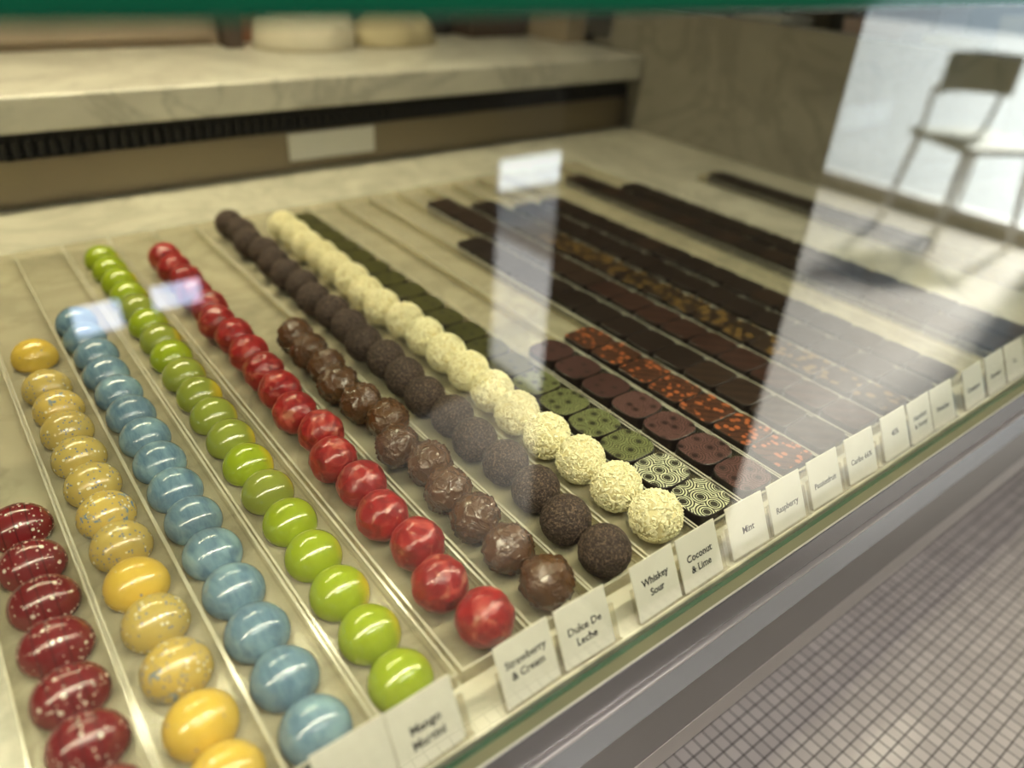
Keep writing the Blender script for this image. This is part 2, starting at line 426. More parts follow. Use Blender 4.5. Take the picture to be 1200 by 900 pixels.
# panes
gp = bmesh.new(); fs = bm_box(gp, X0, X1 + .03, .1535, .1580, -.004, .2925, 0)
for i in (0, 1, 3, 5): fs[i].material_index = 1
pane = cpart('front_pane', mesh_from(gp, 'front_pane', [M['glass'], simple('deep_green_edge', (.012, .06, .035), .15)]))
gp = bmesh.new(); fs = bm_box(gp, X0, X1 + .03, .1470, .62, .2925, .3025, 0)
for i in (2, 3, 4, 5): fs[i].material_index = 1
cpart('top_pane', mesh_from(gp, 'top_pane', [M['glass'], M['glass_edge']]))
# steel rail, groove, lower fascia
rl = bmesh.new()
bm_profile_x(rl, [(.1475, -.0014), (.1530, -.0014), (.1530, -.0250), (.1465, -.0250), (.1465, -.0020)], X0, X1 + .06)
rail = cpart('front_rail', mesh_from(rl, 'rail', M['steel_dark']))
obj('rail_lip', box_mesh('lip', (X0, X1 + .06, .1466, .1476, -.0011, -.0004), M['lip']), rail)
obj('gasket', box_mesh('gasket', (X0, X1 + .06, .1476, .1534, -.0012, -.0003), M['gasket']), rail)
gr = bmesh.new(); bm_box(gr, X0, X1 + .06, .151, .156, -.031, -.0042)
cpart('rail_groove', mesh_from(gr, 'groove', M['black']))
fa = bmesh.new()
bm_profile_x(fa, [(.1478, -.0278), (.1515, -.0278), (.1515, -.0590), (.1448, -.0590), (.1448, -.0292)], X0, X1 + .06)
fascia = cpart('front_fascia', mesh_from(fa, 'fascia', M['steel']))
kb = bmesh.new(); bm_profile_x(kb, [(.1449, -.0592), (.1520, -.0592), (.1560, -.1130), (.1468, -.1130)], X0, X1 + .06)
obj('lower_fascia', mesh_from(kb, 'lower_fascia', simple('brown_grey_metal', (.30, .285, .275), .36, .5)), fascia)
fl = bmesh.new(); bm_box(fl, X0, X1 + .06, .1462, .156, -.1346, -.1131)
obj('fascia_trim', mesh_from(fl, 'ftrim', simple('pale_trim', (.62, .58, .55), .35, .5)), fascia)
bl = obj('fascia_edge', box_mesh('fedge', (X0, X1 + .06, .1442, .1482, -.0290, -.0276), simple('edge_pale', (.66, .62, .60), .3, .5)), fascia)
cpart('underframe', box_mesh('under', (X0, X1 + .03, .160, 1.02, -.118, -.031), M['steel_dark']))
cpart('plinth', box_mesh('plinth', (X0 + .1, X1 - .1, .62, 1.02, FZ, -.118), M['wall_dark']))

# ------------------------------------------------------------------ trays
TR_W, TR_H, TR_T = .0414, .0098, .0014
def tray_mesh(y0, y1, name):
    bm = bmesh.new(); h = TR_W / 2
    bm_box(bm, -h, h, y0, y1, .0003, .0014, 2)
    for d in ((-h, -h + TR_T, y0, y1, .0014, TR_H), (h - TR_T, h, y0, y1, .0014, TR_H),
              (-h + TR_T, h - TR_T, y0, y0 + TR_T, .0014, TR_H), (-h + TR_T, h - TR_T, y1 - TR_T, y1, .0014, TR_H)):
        fs = bm_box(bm, *d, 0); fs[1].material_index = 1
        if d[2] == y0 and d[3] == y0 + TR_T: fs[2].material_index = 0
    return mesh_from(bm, name, [M['acrylic'], M['acrylic_rim'], M['acrylic_floor']])
Y0 = .1850
TRAY = tray_mesh(0, .645, 'tray')
def tray(x, what, y0=Y0):
    return tag(obj('clear_tray', TRAY, None, (x, y0, 0)), 'clear acrylic tray ' + what, 'tray', 'clear trays on the marble slab')

ORD = 'first second third fourth fifth sixth seventh eighth ninth tenth eleventh twelfth thirteenth'.split()
def place_words(i, n, row):
    if i == 0: return 'nearest the label cards in the ' + row
    if i == n - 1: return 'at the back end of the ' + row
    if i < (n + 1) // 2: return '%s from the front of the %s' % (ORD[i], row)
    return '%s from the back end of the %s' % (ORD[n - 1 - i], row)

BASE = .0016   # height of the tray floor
def dome_mesh(name, mat, ax=.0160, ay=.0153, top=.0155, zc=.0040, egg=.03):
    bm = bmesh.new(); n, rings = 40, 18
    a0 = -math.asin(min(.999, zc / (zc + .0012)))
    a0 = -.36
    prof = [a0 + (PI / 2 - a0) * k / rings for k in range(rings + 1)]
    vr = []
    for a in prof:
        r = math.cos(a); z = math.sin(a)
        zz = zc + (top * z if z > 0 else zc / math.sin(.36) * z)
        if r < 1e-4: vr.append([bm.verts.new((0, 0, zz))]); continue
        ring = []
        for k in range(n):
            t = 2 * PI * k / n
            cx = math.cos(t); sy = math.sin(t)
            ring.append(bm.verts.new((ax * r * cx, ay * r * sy * (1 - egg * cx), zz)))
        vr.append(ring)
    for A, B in zip(vr, vr[1:]):
        for k in range(n):
            k2 = (k + 1) % n
            if len(B) == 1: bm.faces.new((A[k], A[k2], B[0]))
            else: bm.faces.new((A[k], A[k2], B[k2], B[k]))
    bm.faces.new(vr[0])
    me = mesh_from(bm, name, mat, True)
    me.polygons[len(me.polygons) - 1].use_smooth = False
    return me

def truffle_mesh(name, mat, r=.0150, amp=.0006, freq=120, ridge=0.0, seed=0, flakes=0):
    bm = bmesh.new(); bmesh.ops.create_icosphere(bm, subdivisions=5, radius=r)
    off = Vector((seed * 11.3, seed * 5.7, seed * 3.1))
    for v in bm.verts:
        d = v.co.normalized()
        h = amp * noise.noise(d * r * freq + off)
        if ridge:
            w = abs(noise.noise(d * 1.9 + off * 1.7 + Vector((noise.noise(d * 3 + off), 0, 0)) * .5))
            h += ridge * max(0, 1 - w / .10) - ridge * .3
            h += .0005 * noise.noise(d * 2.3 + off)
        v.co = d * (r + h)
    for f in bm.faces: f.smooth = True
    if flakes:
        rg = random.Random(seed + 5)
        for k in range(flakes):
            z = rg.uniform(-.95, 1); t = rg.uniform(0, 2 * PI); q = math.sqrt(1 - z * z)
            d = Vector((q * math.cos(t), q * math.sin(t), z))
            rot = d.to_track_quat('Z', 'Y').to_matrix().to_4x4()
            tl = Matrix.Rotation(rg.uniform(0, 2 * PI), 4, 'Z') @ Matrix.Rotation(rg.uniform(-.5, .5), 4, 'X') @ Matrix.Rotation(rg.uniform(-.35, .35), 4, 'Y')
            L, W, T = rg.uniform(.0013, .0026), rg.uniform(.0005, .0009), .00022
            mt = Matrix.Translation(d * (r + rg.uniform(-.0001, .0005))) @ rot @ tl
            for f in bm_box(bm, -L / 2, L / 2, -W / 2, W / 2, -T, T):
                pass
            for v in bm.verts[-8:] if False else list(bm.verts)[-8:]:
                v.co = mt @ v.co
    me = mesh_from(bm, name, mat)
    return me

def flake_mesh(name, mat, r, seed, flakes):
    """coconut ball: lumpy core with many thin shreds lying on it, one mesh"""
    base = truffle_mesh(name + '_core', mat, r, .0011, 200, 0, seed)
    verts = [v.co.copy() for v in base.vertices]; faces = [tuple(p.vertices) for p in base.polygons]
    nsm = len(faces); rg = random.Random(seed + 5)
    for k in range(flakes):
        z = rg.uniform(-.95, 1); t = rg.uniform(0, 2 * PI); q = math.sqrt(1 - z * z)
        d = Vector((q * math.cos(t), q * math.sin(t), z))
        rot = d.to_track_quat('Z', 'Y').to_matrix().to_4x4()
        tl = Matrix.Rotation(rg.uniform(0, 2 * PI), 4, 'Z') @ Matrix.Rotation(rg.uniform(-.75, .75), 4, 'X') @ Matrix.Rotation(rg.uniform(-.5, .5), 4, 'Y')
        mt = Matrix.Translation(d * (r + rg.uniform(-.0001, .0006))) @ rot @ tl
        L, W, T = rg.uniform(.0016, .0038), rg.uniform(.0008, .0015), .00028
        i0 = len(verts)
        for p in ((-L, -W, -T), (L, -W, -T), (L, W, -T), (-L, W, -T), (-L, -W, T), (L, -W, T), (L, W, T), (-L, W, T)):
            verts.append(mt @ Vector((p[0] / 2, p[1] / 2, p[2] + (.0002 if abs(p[0]) > 0 else 0))))
        for f in ((0, 3, 2, 1), (4, 5, 6, 7), (0, 1, 5, 4), (1, 2, 6, 5), (2, 3, 7, 6), (3, 0, 4, 7)):
            faces.append(tuple(i0 + j for j in f))
    me = bpy.data.meshes.new(name); me.from_pydata(verts, [], faces); me.materials.append(M['coconut_core']); me.materials.append(mat)
    for p in me.polygons: p.use_smooth = p.index < nsm; p.material_index = 0 if p.index < nsm else 1
    return me

def place(name, me, x, y, label, cat, group, z=BASE, rz=0.0, s=1.0):
    o = obj(name, me, None, (x, y, z), (0, 0, rz)); o.scale = (s, s, s)
    return tag(o, label, cat, group)

rg = random.Random(3)
def jit(a): return rg.uniform(-a, a)

# dark red speckled domes
ys = [.184 + .032 * k for k in range(2)] + [.248, .277, .309, .341, .372, .407]
ys[0] = .186; ys[1] = .2172
me = dome_mesh('speckled_red_dome', M['dred'], .0166, .0145, .0154)
for i, y in enumerate(ys):
    place('speckled_red_bonbon', me, -.0125 + jit(.0005), y, 'dark red white-speckled domed bonbon, ' + place_words(i, len(ys), 'dark red row'),
          'chocolate bonbon', 'dark red speckled bonbons', rz=jit(.12))
tray(-.0135, 'holding the dark red speckled bonbons', .160 + .0)
# yellow
ys = [.2, .230, .264, .297, .328, .361, .392, .424, .457, .491, .522, .555, .608]
kinds = ['plain', 'plain', 'blue', 'speck', 'plain', 'speck', 'blue', 'speck', 'speck', 'speck', 'blue', 'speck', 'plain']
mes = {k: dome_mesh('yellow_dome_' + k, M['yellow_' + k], .0161, .0150, .0156) for k in ('plain', 'speck', 'blue')}
nm = {'plain': 'nearly plain yellow domed bonbon', 'speck': 'finely speckled yellow domed bonbon', 'blue': 'yellow domed bonbon with blue-grey splashes'}
for i, (y, k) in enumerate(zip(ys, kinds)):
    place('yellow_bonbon', mes[k], .0285 + jit(.0008), y, nm[k] + ', ' + place_words(i, len(ys), 'yellow row'), 'chocolate bonbon', 'yellow bonbons', rz=jit(.25))
tray(.0285, 'holding the yellow speckled bonbons')
# blue
n = 15; me = dome_mesh('blue_dome', M['blue'], .0160, .0156, .0156)
for i in range(n):
    place('blue_bonbon', me, .067 + jit(.0007), .199 + .0322 * i, 'glossy streaked blue domed bonbon, ' + place_words(i, n, 'blue row'), 'chocolate bonbon', 'blue bonbons', rz=jit(.15))
tray(.0690, 'holding the blue bonbons')
# green
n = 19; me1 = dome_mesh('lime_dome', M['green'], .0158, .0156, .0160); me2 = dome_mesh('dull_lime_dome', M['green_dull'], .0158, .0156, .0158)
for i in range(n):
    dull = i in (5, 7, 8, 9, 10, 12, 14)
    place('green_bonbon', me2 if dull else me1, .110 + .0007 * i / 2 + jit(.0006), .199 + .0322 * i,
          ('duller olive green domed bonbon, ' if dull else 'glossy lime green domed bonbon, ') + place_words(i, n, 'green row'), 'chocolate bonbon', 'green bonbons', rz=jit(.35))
tray(.1115, 'holding the lime green bonbons')
# red
n = 18; mes = [truffle_mesh('red_ball%d' % k, M['red'], .0150, .0006, 110, .0004, k + 1) for k in range(3)]
xr = [.1585, .1525, .158, .1535, .1572, .1540, .1605, .156]
for i in range(n):
    place('red_truffle', mes[i % 3], (xr[i] if i < 8 else .158 + .006 * (i - 8) / 10 + jit(.0028)), .2005 + .0312 * i, 'round marbled red truffle, ' + place_words(i, n, 'red row'),
          'chocolate truffle', 'red marbled truffles', z=BASE + .0148, rz=jit(3))
tray(.1552, 'holding the red marbled truffles')
# milk
ys = [.201, .232, .263, .2915, .320, .347, .377, .405, .436, .463, .492, .520]
xm = [.199, .197, .1968, .1972, .2020, .1945, .2045, .199, .197, .201, .2, .2015]
mes = [truffle_mesh('milk_ball%d' % k, M['milk'], .0147, .0011, 90, .0014, k + 20) for k in range(4)]
for i, (x, y) in enumerate(zip(xm, ys)):
    place('milk_chocolate_truffle', mes[i % 4], x, y, 'wrinkled shiny milk chocolate truffle, ' + place_words(i, len(ys), 'milk chocolate row'), 'chocolate truffle',
          'milk chocolate truffles', z=BASE + .0148, rz=jit(3))
tray(.1983, 'holding the milk chocolate truffles')
# dark dusted
n = 20; mes = [truffle_mesh('dusted_ball%d' % k, M['dusted'], .0150, .0006, 420, 0, k + 40) for k in range(3)]
for i in range(n):
    place('dusted_truffle', mes[i % 3], .2395 + .009 * (i / n) + jit(.0024), .2005 + .0312 * i, 'rough dusted dark brown truffle, ' + place_words(i, n, 'dark truffle row'), 'chocolate truffle',
          'dark dusted truffles', z=BASE + .0150, rz=jit(3))
tray(.2405, 'holding the dark dusted truffles')
# coconut
n = 18; mes = [flake_mesh('coconut_ball%d' % k, M['coconut'], .0150, k + 60, 1000) for k in range(3)]
for i in range(n):
    place('coconut_truffle', mes[i % 3], .2835 + .012 * (i / n) ** 1.5 + jit(.0024), .2040 + .0326 * i, 'white truffle rolled in coconut shreds, ' + place_words(i, n, 'white coconut row'), 'chocolate truffle',
          'white coconut truffles', z=BASE + .0154, rz=jit(3))
tray(.2838, 'holding the white coconut truffles')

# flat pieces
def slab_piece(name, top, L=.0316, W=.0345, H=.0112):
    bm = bmesh.new(); n = 48; e = 3.2 if 'ring' in name else 7.0
    def ring(s, z):
        out = []
        for k in range(n):
            t = 2 * PI * k / n; c, q = math.cos(t), math.sin(t)
            out.append(bm.verts.new((s * W / 2 * math.copysign(abs(c) ** (2 / e), c), s * L / 2 * math.copysign(abs(q) ** (2 / e), q), z)))
        return out
    rs = [ring(.985, 0), ring(1.0, .0015), ring(1.0, H - .0010), ring(.988, H - .0002), ring(.965, H)]
    for A, B in zip(rs, rs[1:]):
        for k in range(n): bm.faces.new((A[k], A[(k + 1) % n], B[(k + 1) % n], B[k]))
    bm.faces.new(rs[0]); f = bm.faces.new(rs[-1])
    for fc in bm.faces: fc.material_index = 0
    f.material_index = 1
    return mesh_from(bm, name, [M['choc_side'], top])
SL = {k: slab_piece('piece_' + k, M[k]) for k in ('ring_pale', 'ring_green', 'ring_olive_dim', 'ring_rasp', 'ring_plum', 'orange_dots', 'gold_fleck', 'dark_bar', 'brown_bar', 'red_bar')}
def bar_row(x, y0, y1, name, keyf, lookf, row, group, tray_words=None, pitch=.0322):
    n = max(1, int(round((y1 - y0) / pitch)))
    for i in range(n):
        place(name, SL[keyf(i)], x + jit(.0006), y0 + pitch * (i + .5), lookf(i) + ', ' + place_words(i, n, row), 'chocolate piece', group, rz=jit(.03))
    if tray_words: tray(x, tray_words)
YB = Y0 + .0025
bar_row(.3262, YB, .790, 'mint_chocolate', lambda i: 'ring_pale' if i < 2 else 'ring_green' if i < 6 else 'ring_olive_dim',
        lambda i: 'flat dark chocolate with pale printed rings' if i < 2 else 'flat chocolate with green printed rings' if i < 6 else 'flat dimmed olive green chocolate',
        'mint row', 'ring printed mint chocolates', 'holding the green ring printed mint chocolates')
bar_row(.3690, YB, .412, 'raspberry_chocolate', lambda i: 'ring_rasp' if i < 4 else 'ring_plum',
        lambda i: 'flat plum coloured chocolate with thin rings' if i < 4 else 'flat plum coloured chocolate', 'raspberry row', 'plum raspberry chocolates', 'holding the plum raspberry chocolates')
bar_row(.4112, YB, .428, 'passionfruit_chocolate', lambda i: 'orange_dots', lambda i: 'flat brown chocolate with orange dots', 'passionfruit row', 'orange dotted chocolates', 'holding the orange dotted chocolates')
bar_row(.4530, YB, .640, 'dark_chocolate', lambda i: 'brown_bar' if i < 4 else 'dark_bar', lambda i: 'flat dark chocolate', 'row behind the Caribe card', 'dark chocolates behind the Caribe card', 'with dark chocolates behind the Caribe card')
bar_row(.4960, YB, .782, 'brown_chocolate', lambda i: 'red_bar' if i < 9 else 'brown_bar', lambda i: 'flat reddish brown chocolate', 'row behind the 40% card', 'brown chocolates behind the 40% card', 'with brown chocolates behind the 40% card')
bar_row(.5385, YB, .722, 'gold_flecked_chocolate', lambda i: 'gold_fleck' if i < 13 else 'dark_bar', lambda i: 'flat gold flecked dark chocolate' if i < 13 else 'flat plain dark chocolate', 'gold flecked row', 'gold flecked chocolates', 'holding the gold flecked chocolates')
bar_row(.5805, YB, .702, 'dark_chocolate', lambda i: 'dark_bar', lambda i: 'flat dark chocolate', 'row touching the gold flecked row', 'dark chocolates beside the gold flecked row', 'with dark chocolates right of the gold flecked row')
bar_row(.6230, YB, .694, 'dark_chocolate', lambda i: 'dark_bar' if i % 5 else 'brown_bar', lambda i: 'flat dark chocolate', 'row left of the bare marble', 'dark chocolates two rows from the gold flecked', 'with dark chocolates left of the bare marble strip')
tray(.6655, 'standing empty next to the bare marble strip')
bar_row(.7220, YB, .782, 'dark_chocolate', lambda i: 'brown_bar' if i % 2 else 'dark_bar', lambda i: 'flat dark chocolate', 'row right of the bare marble', 'dark chocolates past the bare marble strip', 'with dark chocolates past the bare marble strip')
bar_row(.7650, YB, .690, 'dark_chocolate', lambda i: 'dark_bar', lambda i: 'flat blackish chocolate', 'blackish row past the marble strip', 'blackish chocolates past the bare marble strip', 'with blackish chocolates in the second row past the marble strip')
bar_row(.9250, .36, .680, 'dark_chocolate', lambda i: 'dark_bar', lambda i: 'flat blackish chocolate', 'row by the side wall', 'blackish chocolates by the side wall')
tag(obj('clear_tray', tray_mesh(0, .49, 'short_tray'), None, (.9250, Y0 + .02, 0)), 'clear acrylic tray of blackish chocolates by the marble side wall', 'tray', 'clear trays on the marble slab')

# ------------------------------------------------------------------ flavour cards
def lettering(name, lines, size, parent):
    bm = bmesh.new()
    for li, txt in enumerate(lines):
        cu = bpy.data.curves.new('t', 'FONT'); cu.body = txt; cu.size = 1.0; cu.align_x = 'CENTER'; cu.resolution_u = 3; cu.offset = .016
        to = bpy.data.objects.new('t', cu); COL.objects.link(to)
        bpy.context.view_layer.update()
        me = bpy.data.meshes.new_from_object(to.evaluated_get(bpy.context.evaluated_depsgraph_get()))
        bpy.data.objects.remove(to); bpy.data.curves.remove(cu)
        b2 = bmesh.new(); b2.from_mesh(me); bpy.data.meshes.remove(me)
        stems = []
        for e in b2.edges:
            if not e.is_boundary: continue
            a, b = e.verts[0].co, e.verts[1].co
            L = abs(a.x - b.x)
            if abs(a.y - b.y) < .004 and .05 < L < .16:
                f = e.link_faces[0].calc_center_median()
                stems.append(((a.x + b.x) / 2, a.y, L, 1 if f.y > a.y else -1))
        for x, y, L, s in stems:          # slab serifs on the stem ends
            y1 = y + s * .045; h = L / 2 + .055
            vs = [b2.verts.new(p) for p in ((x - h, min(y, y1), 0), (x + h, min(y, y1), 0), (x + h, max(y, y1), 0), (x - h, max(y, y1), 0))]
            b2.faces.new(vs)
        dy = -(li - (len(lines) - 1) / 2) * 1.18 - .33
        tmp = bpy.data.meshes.new('tmp'); 
        for v in b2.verts: v.co = Vector((v.co.x * size, (v.co.y + dy) * size, 0))
        b2.to_mesh(tmp); b2.free(); bm.from_mesh(tmp); bpy.data.meshes.remove(tmp)
    r = bmesh.ops.extrude_face_region(bm, geom=bm.faces[:])
    for v in [g for g in r['geom'] if isinstance(g, bmesh.types.BMVert)]: v.co.z += .00006
    return obj(name, mesh_from(bm, name, M['ink']), parent)

CW, CH, CT = .0325, .0312, .0006
LEAN = math.atan2(.0145, .028)
cm = box_mesh('card', (-CW / 2, CW / 2, 0, CH, -CT, 0), M['paper'])
st = bmesh.new()
bm_box(st, -CW / 2 - .0012, CW / 2 + .0042, -.0005, CH * .60, -CT - .0016, -CT - .0002, 0)
bm_box(st, -CW / 2 - .0012, CW / 2 + .0042, -.0005, .0003, -CT - .0002, .0015, 0)
sm = mesh_from(st, 'stand', [M['acrylic'], M['acrylic_rim']])
cards = [
    (.0710, ['Blueberry'], 'cut off card in front of the blue bonbon row', .0052, .0, -.0085),
    (.1040, ['Mango', 'Martini'], 'blurred card lettered in two lines below the green row', .0054, .0, -.001),
    (.1595, ['Strawberry', '& Cream'], 'card lettered Strawberry & Cream', .0050, .0, .002),
    (.1955, ['Dulce De', 'Leche'], 'card lettered Dulce De Leche', .0052, .0, -.001),
    (.2470, ['Whiskey', 'Sour'], 'card lettered Whiskey Sour', .0052, .0, .001),
    (.2822, ['Coconut', '& Lime'], 'card lettered Coconut & Lime', .0054, -.0006, -.001),
    (.3245, ['Mint'], 'card lettered Mint', .0052, .001, -.001),
    (.3638, ['Raspberry'], 'card lettered Raspberry', .0050, .0, -.0015),
    (.4055, ['Passionfruit'], 'card lettered Passionfruit', .0047, .0, -.0015),
    (.4490, ['Caribe 66%'], 'card lettered Caribe and a percentage', .0049, -.001, -.001),
    (.4935, ['40%'], 'card lettered 40%', .0052, .001, .002),
    (.5305, ['Hazelnut', '& Honey'], 'blurred two-line card just past the 40% card', .0050, .0, .0),
    (.5645, ['Pistachio'], 'blurred one-line card touching the two-line card past 40%', .0050, .0, -.001),
    (.6160, ['Cinnamon'], 'blurred card first after the wide gap between cards', .0050, .0, -.001),
    (.6560, ['Espresso'], 'blurred card second after the wide gap between cards', .0050, .0, -.001),
    (.6930, ['Tea'], 'blurred card third after the wide gap, by the frame edge', .0050, .0, .0),
    (.7380, ['Rose'], 'blurred card fourth after the wide gap between cards', .0050, .0, .0),
]
for x, lines, lab, size, dz, ty in cards:
    t = empty('flavour_card', (x, .1603, .0024 + max(0, dz)))
    t.rotation_euler = (PI / 2 - LEAN, 0, jit(.03))
    tag(t, 'cream ' + lab, 'label card', 'cream flavour cards along the front glass')
    obj('card', cm, t)
    l = lettering('lettering', lines, size * 1.08, t); l.location = (0, CH * .47 + ty, .00002)
    obj('stand', sm, t)

# ------------------------------------------------------------------ behind the case: marble shelf and what lies on it
SZ = .1255
tag(obj('marble_shelf', box_mesh('shelf', (X0, X1 - .003, .968, 1.42, .087, SZ), M['marble_shelf'], .003, 3)), 'thick cream marble shelf behind the case', 'shelf')
# shelf stands on a back counter
tag(obj('back_counter', box_mesh('back_counter', (X0 + .02, X1 - .02, 1.06, 1.42, FZ, .087), M['wall_brown'], .003)), 'brown counter body carrying the rear marble shelf', 'counter')
# low brown cabinet on the shelf
def crate(name, x0, x1, y0, y1, z0, z1, body, edge, label, cat, lid=True):
    t = tag(empty(name, ((x0 + x1) / 2, (y0 + y1) / 2, z0)), label, cat)
    a, b, h = (x1 - x0) / 2, (y1 - y0) / 2, z1 - z0
    obj('body', box_mesh(name + '_body', (-a, a, -b, b, 0, h * (.86 if lid else 1)), body, min(a, b, h) * .06), t)
    if lid: obj('lid', box_mesh(name + '_lid', (-a * 1.02, a * 1.02, -b * 1.02, b * 1.02, h * .86, h), edge, min(a, b, h) * .04), t)
    return t
wood = NT('brown_wood'); wv = wood.coord((1, 1, 6), rand=False)
wood = wood.done(wood.bsdf(wood.mix(wood.noise(wv, 9, 4, .6), (.42, .33, .25), (.34, .26, .19)), .55))
terra = simple('terracotta', (.34, .155, .085), .6); dkwood = simple('dark_wood', (.07, .048, .035), .5); grey = simple('grey_lid', (.33, .30, .25), .5)
cab = tag(empty('wooden_cabinet', (.12, 1.33, SZ)), 'low brown wooden cabinet standing on the rear marble shelf', 'cabinet')
obj('body', box_mesh('cab_body', (-.55, .30, -.075, .075, .0, .20), wood, .003), cab)
for k, (a, b) in enumerate(((-.54, -.13), (-.12, .28))):
    d = obj('door', box_mesh('cab_door', (a, b, -.083, -.0755, .012, .19), wood, .002), cab)
    bmk = bmesh.new(); bm_lathe(bmk, [(0, 0), (.006, 0), (.008, .006), (.006, .012), (0, .013)], 16)
    kn = obj('knob', mesh_from(bmk, 'knob', dkwood, True), d, (b - .025 if k == 0 else a + .025, -.083, .10), (PI / 2, 0, 0))
crate('dark_crate', .415, .440, 1.215, 1.30, SZ, SZ + .10, dkwood, dkwood, 'narrow dark box between the cabinet and the terracotta box', 'box')
crate('terracotta_box', .4475, .482, 1.27, 1.35, SZ, SZ + .13, terra, terra, 'terracotta coloured box beside the pale cloth bundle', 'box')
crate('brown_box', .86, .99, 1.22, 1.36, SZ, SZ + .060, dkwood, grey, 'dark brown lidded box right of the cloth bundle', 'box')
crate('wooden_box', 1.0, 1.05, 1.12, 1.30, SZ, SZ + .09, simple('pale_wood', (.36, .29, .20), .55), simple('pale_wood_lid', (.40, .33, .23), .55), 'pale wooden box at the shelf end by the side wall', 'box')
crate('dark_gap_block', .80, .85, 1.27, 1.38, SZ, SZ + .14, M['black'], M['black'], 'black block added for the dark gap beside the cloth bundle', 'box')  # black block put where there is only a dark gap
# cloth bundle
def cloth_bundle(name, cx, cy, a, b, h, seed, mat):
    bm = bmesh.new(); n, r = 64, 20; rings = []
    off = Vector((seed, 3.3, 1.7))
    for j in range(r + 1):
        ph = PI / 2 * j / r
        ring = []
        for k in range(n):
            t = 2 * PI * k / n
            q = math.cos(ph) ** .6
            fold = 1 + .10 * noise.noise(Vector((math.cos(t) * 1.6, math.sin(t) * 1.6, ph)) + off)
            x, y = a * q * math.cos(t) * fold, b * q * math.sin(t) * fold
            z = h * math.sin(ph) ** .8
            z *= .85 + .45 * noise.noise(Vector((x * 30 + y * 20, y * 34, 2)) + off) + .20 * math.sin(x * 95 + y * 80 + z * 40 + seed)
            ring.append(bm.verts.new((x, y, max(z, .0))))
        rings.append(ring)
    for A, B in zip(rings, rings[1:]):
        for k in range(n): bm.faces.new((A[k], A[(k + 1) % n], B[(k + 1) % n], B[k]))
    bm.faces.new(rings[0]); bm.faces.new(rings[-1])
    return obj(name, mesh_from(bm, name, mat, True), None, (cx, cy, SZ))
tag(cloth_bundle('folded_cloth', .535, 1.20, .080, .055, .068, 1.2, simple('cream_cloth', (.62, .57, .45), .9)), 'crumpled off white cloth lying on the rear marble shelf', 'cloth')
tag(cloth_bundle('paper_bag', .690, 1.20, .076, .050, .060, 4.7, simple('kraft_cloth', (.50, .43, .27), .85)), 'crumpled tan bag beside the off white cloth', 'bag')

# ------------------------------------------------------------------ beyond the marble side wall
tag(obj('side_counter', box_mesh('side_counter', (1.09, 1.75, .47, 1.45, FZ, .095), M['marble_wall'], .004)), 'beige counter beyond the marble side wall', 'counter')
tag(obj('counter_top', box_mesh('counter_top', (1.09, 1.77, .335, 1.46, .0951, .135), M['marble_wall'], .004)), 'beige slab top of the counter beyond the marble side wall', 'countertop')
pk = [('pink', 1.235, 1.315, .620, .72, .075, (.55, .42, .36), 'dusty pink box on the counter beyond the side wall'),
      ('cream', 1.24, 1.31, .505, .59, .066, (.62, .57, .38), 'cream yellow box on the counter beyond the side wall'),
      ('white', 1.20, 1.30, .36, .475, .105, (.70, .69, .64), 'large white box on the counter beyond the side wall'),
      ('olive', 1.42, 1.52, .86, .96, .10, (.10, .085, .05), 'dark olive box on the counter beyond the side wall'),
      ('white2', 1.24, 1.34, .84, .93, .060, (.60, .58, .48), 'pale flat box farthest along the counter beyond the wall'),
      ('rose', 1.45, 1.56, .67, .80, .105, (.52, .40, .38), 'rose grey box behind the dusty pink box')]
for k, x0, x1, y0, y1, hh, c, lab in pk:
    mt = simple(k + '_card', c, .6)
    tt = crate('gift_box', x0, x1, y0, y1, .135, .135 + hh, mt, simple(k + '_lid', tuple(min(1, v * 1.12) for v in c), .55), lab, 'box')
    tt['group'] = 'boxes on the side counter'

# ------------------------------------------------------------------ seen mirrored in the glass: chair, stool, curtain, mat
def tube(bm, a, b, r0, r1, n=12):
    a, b = Vector(a), Vector(b); d = (b - a).normalized(); q = d.to_track_quat('Z', 'Y')
    A = [bm.verts.new(a + q @ Vector((r0 * math.cos(2 * PI * k / n), r0 * math.sin(2 * PI * k / n), 0))) for k in range(n)]
    B = [bm.verts.new(b + q @ Vector((r1 * math.cos(2 * PI * k / n), r1 * math.sin(2 * PI * k / n), 0))) for k in range(n)]
    for k in range(n): bm.faces.new((A[k], A[(k + 1) % n], B[(k + 1) % n], B[k]))
    bm.faces.new(A); bm.faces.new(B)
ch = tag(empty('dining_chair', (3.95, -1.18, FZ), .5), 'grey green chair with white legs mirrored in the glass', 'chair')
seatm = simple('grey_green_seat', (.12, .15, .13), .5); legm = simple('white_leg', (.75, .75, .75), .4)
obj('seat', box_mesh('seat', (-.21, .21, -.21, .21, .44, .475), seatm, .015, 3), ch)
bk = bmesh.new(); N = 14
for s in (0, 1):
    pass
prev = None
for k in range(N + 1):
    t = -1.0 + 2.0 * k / N
    x, y = .22 * math.sin(t), -.22 * math.cos(t) + .02
    xo, yo = x * 1.08, y * 1.08
    cur = [bk.verts.new(p) for p in ((x, y, .64), (xo, yo, .64), (xo, yo, .82), (x, y, .82))]
    if prev:
        for q in range(4): bk.faces.new((prev[q], prev[(q + 1) % 4], cur[(q + 1) % 4], cur[q]))
    else: bk.faces.new(cur)
    prev = cur
bk.faces.new(prev[::-1])
obj('backrest', mesh_from(bk, 'chair_back', seatm), ch)
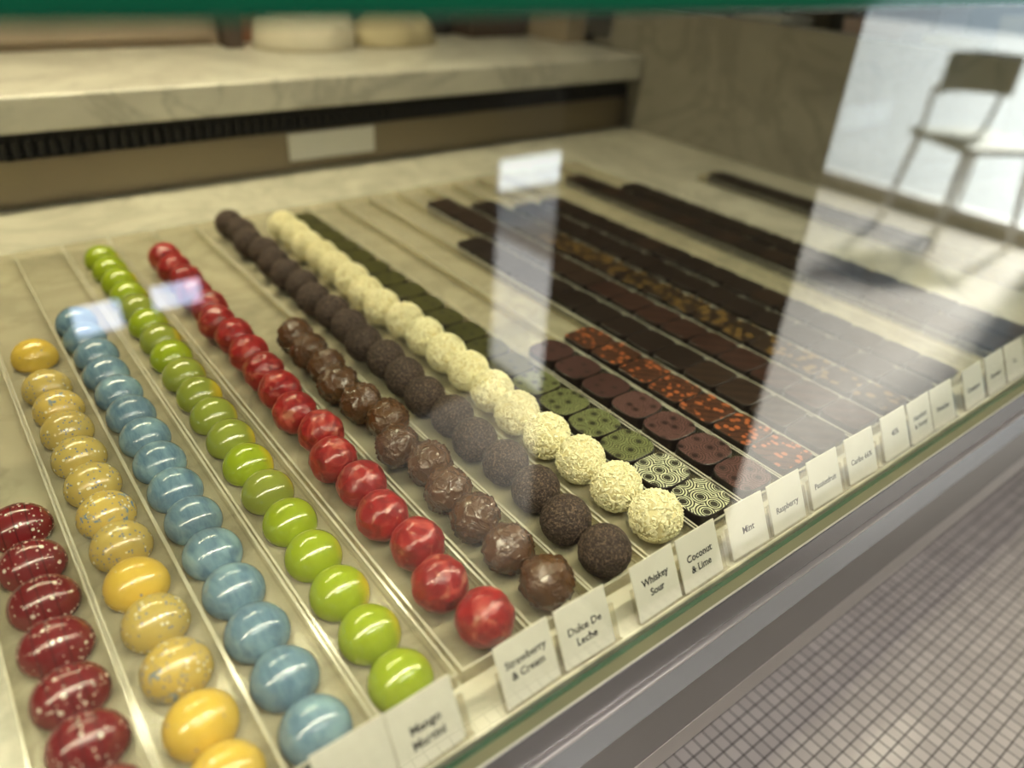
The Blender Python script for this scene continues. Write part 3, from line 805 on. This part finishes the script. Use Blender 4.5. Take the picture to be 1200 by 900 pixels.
for sx in (-1, 1):
    for sy in (-1, 1):
        lb = bmesh.new(); tube(lb, (sx * .17, sy * .17, .44), (sx * .21, sy * .21, 0), .018, .012); obj('leg', mesh_from(lb, 'leg', legm), ch)
    lb = bmesh.new(); tube(lb, (sx * .17, -.17, .47), (sx * .185, -.15, .68), .012, .012); obj('back_support', mesh_from(lb, 'support', legm), ch)

# ------------------------------------------------------------------ lights
def area(name, loc, rot, sx, sy, col, power):
    l = bpy.data.lights.new(name, 'AREA'); l.shape = 'RECTANGLE'; l.size = sx; l.size_y = sy; l.color = col; l.energy = power
    o = bpy.data.objects.new(name, l); link(o); o.location = loc; o.rotation_euler = rot; return o
def pendant(x, y, z, length, power, col, label):
    t = tag(empty('linear_pendant', (x, y, z)), label, 'pendant lamp')
    obj('housing', box_mesh('housing', (-length / 2 - .01, length / 2 + .01, -.03, .03, .004, .05), simple('pendant_metal', (.1, .1, .1), .4), .003), t)
    for s in (-1, 1):
        bmc = bmesh.new(); tube(bmc, (s * length * .4, 0, .05), (s * length * .4, 0, 2.0 - z), .002, .002, 8); obj('cable', mesh_from(bmc, 'cable', M['black']), t)
    a = area('pendant_light', (x, y, z), (0, 0, 0), length, .05, col, power); a.data.spread = math.radians(130)
    return t
WARM = (1.0, .86, .58)
pendant(.30, -.25, .90, 1.3, 5.2, (1.0, .93, .84), 'long linear pendant lamp hanging in front of the case')
pendant(.10, .88, .80, 1.05, 7.0, WARM, 'long linear pendant lamp over the rear shelf')
led = cpart('light_strip', box_mesh('led_profile', (X0 + .02, X1 - .02, .1585, .1680, .2902, .2924), M['steel_dark'], .0005))
area('case_led', ((X0 + X1) / 2, .1635, .2898), (0, 0, 0), X1 - X0 - .06, .006, (1.0, .89, .64), 4.4)
sun = bpy.data.lights.new('sun', 'SUN'); sun.energy = 25; sun.angle = math.radians(6); sun.color = (1.0, .95, .88)
so = bpy.data.objects.new('sun', sun); link(so)
so.rotation_euler = Vector((-1, .156, -.68)).to_track_quat('-Z', 'Y').to_euler(); so.location = (8, -2, 4)
w = bpy.data.worlds.new('world'); scene.world = w; w.use_nodes = True
w.node_tree.nodes['Background'].inputs[0].default_value = (.72, .86, 1.0, 1)
w.node_tree.nodes['Background'].inputs[1].default_value = 1.6

scene.view_settings.view_transform = 'Standard'
scene.view_settings.look = 'None'
scene.view_settings.gamma = 1.0
scene.view_settings.use_curve_mapping = False
scene.view_settings.exposure = 0.0
try:
    scene.cycles.transparent_max_bounces = 48
    scene.cycles.max_bounces = 8
    scene.cycles.use_denoising = True
    scene.cycles.caustics_reflective = False
    scene.cycles.caustics_refractive = False
except Exception:
    pass
